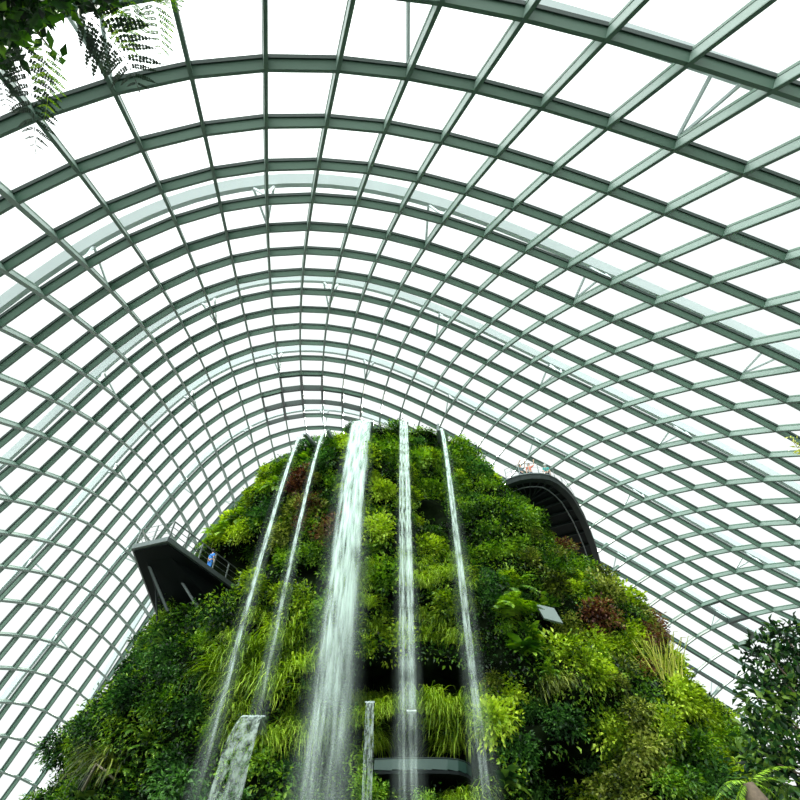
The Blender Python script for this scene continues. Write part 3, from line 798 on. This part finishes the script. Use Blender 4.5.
# tapering box under the deck
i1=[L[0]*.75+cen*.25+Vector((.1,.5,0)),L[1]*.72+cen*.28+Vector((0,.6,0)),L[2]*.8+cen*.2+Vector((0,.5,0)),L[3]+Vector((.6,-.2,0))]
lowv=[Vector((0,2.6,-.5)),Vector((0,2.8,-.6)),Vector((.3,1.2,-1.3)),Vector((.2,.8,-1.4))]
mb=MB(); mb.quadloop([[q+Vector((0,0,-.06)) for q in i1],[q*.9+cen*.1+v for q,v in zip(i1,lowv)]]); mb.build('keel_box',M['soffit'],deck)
for (a,b,za,zb) in (((179,577),(204,618),ZD-.1,17.2),((149,566),(168,612),ZD-.1,17.4),((156,590),(158,652),ZD-.3,14.8)):
    mb=MB(); mb.tube([at_z(*a,za)-B,at_z(*b,zb)-B],.09 if za>ZD-.2 else .06,7); mb.build('brace',M['fascia'] if za>ZD-.2 else M['steel'],deck)
off=.12
rails(deck,[L[3]*.55+L[0]*.45+Vector((.1,0,0)),L[0]+Vector((.12,.1,0)),L[1]+Vector((-.02,.15,0)),L[2]+Vector((-.1,.05,0))],.32,1.35,1.15,M['rail'],rad=.034)
for k in (4,5): pass
# curved deck
ZR=26.2
edge=[(507,485),(513,482.5),(521,480),(531,478.5),(541,478.5),(550,480),(558,484),(566,490.5),(573,498),(579,508),(585,519),(590,531),(595,544),(599,557),(602,569),(604,580)]
E_=[at_z(*q,ZR) for q in edge]
cd=empty('curved_deck',E_[5]); tag(cd,'dark curved walkway deck sweeping around the far shoulder of the mountain','viewing deck')
EL=[q-E_[5] for q in E_]
def inset(pts,d):
    out=[]
    for k,p in enumerate(pts):
        t=(pts[min(k+1,len(pts)-1)]-pts[max(k-1,0)]).normalized(); n=Vector((-t.y,t.x,0))
        out.append(p+n*d)
    return out
sg=1
if (inset(EL,1)[5]-Vector((9,36,0))+E_[5]).length>(EL[5]-Vector((9,36,0))+E_[5]).length: sg=-1
IN=[inset(EL,sg*d) for d in (0,.45,.55,3.4)]
mb=MB()
mb.quadloop([[a,b,b+Vector((0,0,.42)),a+Vector((0,0,.42))] for a,b in zip(IN[0],IN[1])],m=0); mb.build('edge_beam',M['steel'],cd)
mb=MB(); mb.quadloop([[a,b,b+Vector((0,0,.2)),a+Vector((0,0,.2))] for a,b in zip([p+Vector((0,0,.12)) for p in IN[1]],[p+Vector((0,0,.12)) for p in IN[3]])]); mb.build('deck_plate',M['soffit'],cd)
mb=MB(); mb.tube([p+Vector((0,0,-.02)) for p in inset(EL,sg*.9)],.05,5); mb.build('soffit_rib',M['fascia'],cd)
mb=MB(); mb.quadloop([[a+Vector((0,0,.42)),b+Vector((0,0,.42)),b+Vector((0,0,.5)),a+Vector((0,0,.5))] for a,b in zip(inset(EL,-sg*.05),inset(EL,sg*.15))]); mb.build('edge_trim',M['fascia'],cd)
for k in range(1,15,1):
    a,b=IN[1][k],inset(EL,sg*3.0)[k]; mb=MB(); mb.bar(a+Vector((0,0,.05)),b+Vector((0,0,.05)),.08,.14); mb.build('cross_beam',M['steel'],cd)
rails(cd,[p+Vector((0,0,0)) for p in inset(EL,sg*.1)],.42,1.8,1.1,M['rail'],rad=.012,pw=.03)
# ---------------------------------------------------------------- people
def skin_mesh(name,verts,edges,mat,parent,root=0,sub=1):
    me=bpy.data.meshes.new(name); me.from_pydata([v[0] for v in verts],edges,[]); me.materials.append(mat)
    o=bpy.data.objects.new(name,me); C.objects.link(o); o.parent=parent
    md=o.modifiers.new('Skin','SKIN'); md.use_smooth_shade=True
    for k,(c,r) in enumerate(verts):
        sv=me.skin_vertices[0].data[k]; sv.radius=(r,r); sv.use_root=(k==root)
    s=o.modifiers.new('Sub','SUBSURF'); s.levels=sub; s.render_levels=sub
    return o
def person(loc,rz,label,top,bottom,arms,hair='hair',hat=None):
    """standing figure facing local -Y. arms: per side (elbow, hand) offsets from the shoulder"""
    root=empty('person',loc,rz); tag(root,label,'person')
    v=[((0,0,.95),.12)]; e=[]
    def add(p,r,par): v.append((tuple(p),r)); e.append((par,len(v)-1)); return len(v)-1
    chest=add((0,-.01,1.22),.135,0); neckb=add((0,0,1.43),.085,chest); neck=add((0,-.01,1.50),.05,neckb); jaw=add((0,-.03,1.57),.07,neck); head=add((0,-.02,1.65),.088,jaw); add((0,-.01,1.72),.07,head)
    nose=add((0,-.115,1.63),.014,head)
    P={}
    for s,(el,ha) in zip((-1,1),arms):
        sh=add((s*.18,0,1.40),.058,neckb); E=Vector((s*.18,0,1.40))+Vector((s*el[0],el[1],el[2])); H=Vector((s*.18,0,1.40))+Vector((s*ha[0],ha[1],ha[2]))
        ie=add(E,.042,sh); iw=add(H,.027,ie); d=(H-E).normalized(); x=d.cross(Vector((0,1,0.2))).normalized()
        pm=add(H+d*.06,.034,iw)
        for q,(o_,l_) in enumerate(((-.03,.075),(-.01,.085),(.01,.08),(.03,.065))):
            a=add(H+d*.10+x*o_,.010,pm); add(H+d*(.10+l_)+x*o_*1.2+Vector((0,-.02,0)),.008,a)
        a=add(H+d*.05+x*-.045*s+Vector((0,-.02,0)),.011,iw); add(H+d*.09+x*-.06*s+Vector((0,-.03,0)),.009,a)
        P[s]=(E,H)
    for s in (-1,1):
        hp=add((s*.09,0,.88),.095,0); kn=add((s*.10,-.02,.50),.06,hp); an=add((s*.10,.01,.09),.04,kn); add((s*.11,-.14,.035),.035,an)
    skin_mesh('body',v,e,M['skin'],root)
    # shirt follows the torso and the upper arms
    v=[((0,0,.93),.15)]; e=[]
    a=add((0,-.005,1.2),.16,0); b=add((0,0,1.40),.10,a)
    for s in (-1,1):
        c=add((s*.19,0,1.40),.075,b); E=P[s][0]; add(Vector((s*.18,0,1.40)).lerp(E,.75),.06,c)
    skin_mesh('shirt',v,e,M[top],root)
    v=[((0,0,.97),.135)]; e=[]
    for s in (-1,1):
        hp=add((s*.09,0,.86),.11,0); kn=add((s*.10,-.02,.50),.078,hp); add((s*.10,.01,.12),.06,kn)
    skin_mesh('trousers',v,e,M[bottom],root)
    bm=bmesh.new(); bmesh.ops.create_uvsphere(bm,u_segments=14,v_segments=10,radius=.115)
    for q in bm.verts: q.co=Vector((q.co.x,q.co.y*1.08+.015,q.co.z*1.05+1.69)) if q.co.z>-.02 or q.co.y>.02 else Vector((q.co.x*.6,.03,1.69+q.co.z*.3))
    me=bpy.data.meshes.new('cap' if hat else 'hair'); bm.to_mesh(me); bm.free(); me.materials.append(M[hat or hair]); me.polygons.foreach_set('use_smooth',[True]*len(me.polygons))
    o=bpy.data.objects.new('cap' if hat else 'hair',me); C.objects.link(o); o.parent=root
    mb=MB()
    for s in (-1,1): mb.bar((s*.035-.012,-.105,1.655),(s*.035+.012,-.105,1.655),.012,.012)
    mb.build('eyes',M['hair'],root)
    return root
up_=((.12,-.12,.12),(.05,-.30,.30)); hi=((.22,-.02,.18),(.24,-.05,.48)); down=((.06,.03,-.29),(.07,-.08,-.54))
def on_deck(px,edge_py,z,back):
    p=at_z(px,edge_py,z); d=Vector((p.x,p.y,0)).normalized(); return p+d*back
person(on_deck(523,479.5,ZR+.42,.42),R(20),'person in slate top on the curved deck with both hands raised to a camera',"slate",'denim',(up_,up_))
person(on_deck(531.5,478.5,ZR+.42,.42),R(-10),'person in coral top on the curved deck with raised arms',"coral",'denim',(down,hi))
person(on_deck(548.5,479.5,ZR+.42,.42),R(170),'person in teal top and white cap standing alone on the curved deck',"teal",'denim',(down,down),hat='white')
person(on_deck(207.5,571,ZD+.32,.35),R(150),'person in bright blue top behind the angular deck railing','blue','blue',(down,down))
# ---------------------------------------------------------------- near plants overhead
def hang_fern(label,base,fronds,mat,seed):
    """base and frond points as (px,py,distance)"""
    b=at_r(*base); root=empty('hanging_fern',b); tag(root,label,'fern'); g=np.random.default_rng(seed)
    for f in fronds:
        pts,plen,npair,m=f
        P=[at_r(*q)-b for q in pts]
        view=(b-Vector((0,0,EYE))).normalized()
        # smooth the polyline
        Q=[]
        for k in range(len(P)-1):
            p_,a_,b_,n_=P[max(k-1,0)],P[k],P[k+1],P[min(k+2,len(P)-1)]
            for t in (0,.25,.5,.75):
                Q.append(.5*((2*a_)+(b_-p_)*t+(2*p_-5*a_+4*b_-n_)*t*t+(3*a_-p_-3*b_+n_)*t**3))
        Q.append(P[-1])
        V_,F_=bi_frond([tuple(q) for q in Q],tuple(-view+Vector((.35,.3,0))),plen,npair,g,droop=.12)
        o=bpy.data.objects.new('frond',tri_mesh('frond',V_,F_,M[m])); C.objects.link(o); o.parent=root
hang_fern('hanging fern nearest the corner, its fronds dangling below the planter',(28,20,3.5),
  [([(22,30,3.5),(28,70,3.45),(33,110,3.4),(36,155,3.35)],.13,13,'near_dark'),([(40,30,3.5),(46,65,3.4),(48,95,3.35),(44,122,3.3)],.085,11,'near_fern'),([(5,50,3.5),(2,80,3.45),(8,110,3.4)],.08,11,'near_dark')],'fern',1)
hang_fern('hanging fern dangling from the middle of the overhead planter',(80,2,3.7),
  [([(72,2,3.7),(95,22,3.62),(118,48,3.55),(132,72,3.5),(140,93,3.45)],.2,11,'near_dark'),([(105,0,3.7),(118,25,3.6),(128,45,3.55),(130,58,3.5)],.09,10,'near_fern')],'fern',2)
hang_fern('bright hanging fern at the outer end of the overhead planter',(150,-8,3.8),
  [([(148,-10,3.8),(156,12,3.7),(160,36,3.6),(162,62,3.5)],.095,10,'near_fern'),([(128,-6,3.8),(134,18,3.7),(140,34,3.6)],.08,9,'near_fern'),([(160,-12,3.8),(170,0,3.7),(172,12,3.65)],.08,8,'near_fern')],'fern',3)
# leafy trailing plant massed in the corner
def corner_bush():
    g=np.random.default_rng(8); b=at_r(15,5,3.7); root=empty('trailing_plant',b); tag(root,'dense trailing leafy plant spilling from the overhead planter in the corner','trailing plant')
    P=[]; 
    while len(P)<2300:
        x,y=g.uniform(-60,120),g.uniform(-60,62)
        lim=62-.02*max(0,x)**1.0 if x<18 else (46-(x-18)*.95 if x<60 else 10-(x-60)*.12)
        if y>lim+g.normal()*3: continue
        P.append(at_r(x,y,g.uniform(3.45,4.0))-b)
    P=np.array(P); n=len(P)
    view=np.array((b-Vector((0,0,EYE))).normalized())
    D=unit(g.normal(size=(n,3))+np.array([0,0,-.6])); U=unit(-view+g.normal(size=(n,3))*.5)
    V_,F_=leaf_arrays(P,D,U,g.uniform(.045,.095,n),g.uniform(.025,.045,n),droop=.15)
    o=bpy.data.objects.new('foliage',tri_mesh('foliage',V_,F_,M['near_leaf'])); C.objects.link(o); o.parent=root
    # a leaf sprig reaching out
    mb=MB(); q=[at_r(30,20,3.6)-b,at_r(42,38,3.55)-b,at_r(52,50,3.5)-b,at_r(62,57,3.48)-b]; mb.tube(q,[.006,.005,.004,.002],4); mb.build('stem',M['bark'],root)
    PP=np.array([q[1],q[2],q[2],q[3],q[3],q[1]]); DD=unit(np.array([at_r(44,30,3.5)-b-q[1],at_r(50,40,3.5)-b-q[2],at_r(54,58,3.45)-b-q[2],at_r(64,50,3.45)-b-q[3],at_r(62,60,3.45)-b-q[3],at_r(34,48,3.5)-b-q[1]]))
    V_,F_=leaf_arrays(PP,DD,unit(-np.tile(view,(6,1))),np.full(6,.09),np.full(6,.035))
    o=bpy.data.objects.new('sprig_leaves',tri_mesh('sprig_leaves',V_,F_,M['near_leaf'])); C.objects.link(o); o.parent=root
corner_bush()
# planter trough overhead that carries them, on a post outside the view
def planter():
    a=at_r(10,-34,4.0); b=at_r(190,-42,4.1); z=max(a.z,b.z)+.05
    a=Vector((a.x-1.4,a.y-.1,z)); b=Vector((b.x,b.y-.12,z))
    root=empty('overhead_planter',(a.x,a.y,0)); tag(root,'overhead planter trough on a tall post, carrying hanging ferns','planter')
    o=Vector((a.x,a.y,0)); mb=MB(); mb.bar(a-o,b-o,.45,.4); mb.build('trough',M['bark'],root)
    mb=MB(); mb.bar((0,0,0),Vector((0,0,z-.2)),.25,.25); mb.build('post',M['steel'],root)
planter()
# ---------------------------------------------------------------- tree at the edge of the view
def tree(label,base,crowns,nleaf,l,w,mat,seed,trunk_r=.14,name='tree'):
    g=np.random.default_rng(seed); base=Vector(base); root=empty(name,base); tag(root,label,'tree')
    P=[];D=[]
    ends=[]
    for (c,r) in crowns:
        c=Vector(c)-base; ends.append(c)
        n=int(nleaf*r**2/sum(q[1]**2 for q in crowns)); d=unit(g.normal(size=(n,3))); rad=g.uniform(.35,1.05,(n,1))**.7*r
        P.append(np.array(c)+d*rad*np.array([1,1,1.15])); D.append(unit(d+g.normal(size=(n,3))*.6+np.array([0,0,-.3])))
    P=np.concatenate(P);D=np.concatenate(D);n=len(P)
    V_,F_=leaf_arrays(P,D,unit(np.array([0,0,1.])+g.normal(size=(n,3))*.5),g.uniform(.7,1.2,n)*l,g.uniform(.8,1.2,n)*w,droop=.15)
    o=bpy.data.objects.new('foliage',tri_mesh('foliage',V_,F_,M[mat])); C.objects.link(o); o.parent=root
    top=max(ends,key=lambda q:q.z)
    mb=MB(); mb.tube([(0,0,0),(top.x*.3,top.y*.3,top.z*.4),(top.x*.7,top.y*.7,top.z*.75),top],[trunk_r,trunk_r*.8,trunk_r*.5,.02],8); mb.build('trunk',M['bark'],root,smooth=True)
    for c in ends:
        if c is top: continue
        s=top*.45; s=Vector((top.x*.35,top.y*.35,top.z*.45)); mb=MB(); mb.tube([s,(s+c)/2+Vector((0,0,.2)),c],[trunk_r*.5,trunk_r*.3,.015],6); mb.build('branch',M['bark'],root,smooth=True)
cr=[]
for (px,py,Y,r) in ((772,668,14,.85),(800,650,14.2,.9),(760,700,13.8,.6),(790,720,14,1.1),(775,760,13.6,.8),(820,700,14.2,1.2),(800,790,13.6,1.1),(765,735,13.8,.6),(760,645,14,.4),(785,636,14,.45)):
    cr.append((at_y(px+3,py+4,Y),r*.92))
tree('dark glossy-leaved tree standing at the picture edge in front of the curved deck flank',(11.4,14.2,0),cr,2900,.25,.11,'gloss',4)
def twig_tree():
    base=Vector((12.6,10.4,0)); root=empty('slender_tree',base); tag(root,'slender tree whose yellow-green twig reaches in front of the roof ribs','tree')
    tip=[at_y(797,447,10),at_y(789,436,10)]; tip2=[at_y(806,452,10),at_y(797,451,10)]
    top=Vector((12.2,10.4,11.6))
    mb=MB(); mb.tube([(0,0,0),(-.1,0,6),top-base],[.12,.09,.04],8); mb.build('trunk',M['bark'],root,smooth=True)
    P=[];D=[]; g=np.random.default_rng(2)
    for t in (tip,tip2):
        mb=MB(); a=Vector((12.3,10.4,10.4))-base; mb.tube([a,(a+t[0]-base)/2+Vector((0,0,.1)),t[0]-base,t[1]-base],[.03,.02,.008,.003],5); mb.build('branch',M['bark'],root)
        d=(t[1]-t[0])
        for k in range(16):
            P.append(np.array(t[0]-base+d*g.uniform(-.8,1))); D.append(g.normal(size=3)+np.array(d.normalized())*.8)
    for k in range(160):
        P.append(np.array(top-base)+g.normal(size=3)*.5); D.append(g.normal(size=3))
    P=np.array(P);D=unit(np.array(D)); n=len(P)
    V_,F_=leaf_arrays(P,D,unit(g.normal(size=(n,3))+np.array([0,-.5,.5])),g.uniform(.10,.18,n),np.full(n,.04))
    o=bpy.data.objects.new('foliage',tri_mesh('foliage',V_,F_,M['yellow'])); C.objects.link(o); o.parent=root
twig_tree()
# tree fern low at the edge
def tree_fern():
    top=at_y(748,783,13.2); base=Vector((top.x+.5,13.4,0)); root=empty('tree_fern',base); tag(root,'tree fern with shaggy brown trunk below the glossy tree','tree fern')
    t=top-base; mb=MB(); mb.tube([(0,0,0),(.1,0,t.z*.5),t*.96+Vector((.02,0,-.15)),t],[.24,.2,.23,.1],10); mb.build('trunk',M['fibre'],root,smooth=True)
    g=np.random.default_rng(6)
    for k,(px,py) in enumerate(((800,770),(815,790),(770,812),(715,800),(790,812),(735,822))):
        e=at_y(px,py,13.0+.2*(k%3))-base; m=(t+e)/2+Vector((0,-.1,.30)); pts=[t*(1-u)**2+m*2*u*(1-u)+e*u*u for u in [q/8 for q in range(9)]]
        V_,F_=frond_arrays([tuple(q) for q in pts],(0,-.3,1),.2,.035,22,g); o=bpy.data.objects.new('frond',tri_mesh('frond',V_,F_,M['fern'])); C.objects.link(o); o.parent=root
tree_fern()
bpy.context.view_layer.update()
# big near shrubs on the lower flank
for (px,py,k,s,lab) in ((632,715,('shrub','olive'),1.35,'topmost speckled olive shrub of the column in front of the curved deck flank'),
   (640,752,('shrub','olive'),1.5,'middle speckled olive shrub of the column in front of the curved deck flank'),
   (628,792,('shrub','olive'),1.5,'bottom speckled olive shrub of the column in front of the curved deck flank'),
   (676,700,('shrub','bright'),1.5,'bright leafy bush crowning the near curved deck flank'),
   (702,716,('shrub','bright'),1.3,'yellow-green bush beside the crowning bright bush'),
   (664,728,('shrub','bright'),1.2,'fresh green bush between the speckled column and the crowning bush'),
   (690,748,('shrub','mid'),1.6,'dense mid-green bush below the bright crowning bush'),
   (725,738,('shrub','mid'),1.4,'mid-green bush next to the glossy tree'),
   (668,782,('shrub','mid'),1.5,'lower mid-green bush beside the bottom of the speckled column'),
   (708,784,('shrub','dark'),1.6,'dark bush low beside the tree fern'),
   (740,770,('shrub','dark'),1.4,'dark bush behind the tree fern trunk')):
    q,n=hit(px,py)
    plant(k,q+(Vector((0,0,EYE))-q).normalized()*1.1,n,s,rr,label=lab)
# ---------------------------------------------------------------- light and camera
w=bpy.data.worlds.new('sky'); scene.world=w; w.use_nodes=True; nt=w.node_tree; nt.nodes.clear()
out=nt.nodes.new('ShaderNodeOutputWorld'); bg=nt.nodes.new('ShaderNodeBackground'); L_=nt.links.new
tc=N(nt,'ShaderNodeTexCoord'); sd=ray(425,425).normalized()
nd=N(nt,'ShaderNodeVectorMath',operation='DOT_PRODUCT'); nd.inputs[1].default_value=Vector((-.25,-.72,.75)).normalized()  # unseen bright sky lobe behind the eye, added to light the mountain face
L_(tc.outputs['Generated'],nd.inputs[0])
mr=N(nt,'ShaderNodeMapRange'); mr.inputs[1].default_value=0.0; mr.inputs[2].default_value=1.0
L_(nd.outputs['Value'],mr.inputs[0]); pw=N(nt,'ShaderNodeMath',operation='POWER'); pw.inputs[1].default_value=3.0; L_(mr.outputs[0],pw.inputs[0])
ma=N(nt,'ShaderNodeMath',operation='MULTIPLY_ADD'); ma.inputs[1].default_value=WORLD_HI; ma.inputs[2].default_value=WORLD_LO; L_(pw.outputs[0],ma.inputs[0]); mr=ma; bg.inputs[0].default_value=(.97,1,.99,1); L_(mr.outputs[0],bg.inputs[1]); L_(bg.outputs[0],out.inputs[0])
sl=bpy.data.lights.new('sun','SUN'); sl.energy=SUN; sl.angle=R(1.5); sl.color=(1,.96,.88)
so=bpy.data.objects.new('sun',sl); C.objects.link(so); so.rotation_euler=(-sd).to_track_quat('-Z','Y').to_euler()
cam=bpy.data.cameras.new('camera'); co=bpy.data.objects.new('camera',cam); C.objects.link(co)
cam.sensor_width=36; cam.lens=FOC/800*36; cam.clip_start=.05; cam.clip_end=500
co.location=(0,0,EYE); co.rotation_euler=(math.pi/2+PITCH,0,0); scene.camera=co
vs=scene.view_settings; vs.view_transform='Standard'; vs.look='None'; vs.gamma=1; vs.use_curve_mapping=False; vs.exposure=EXPO
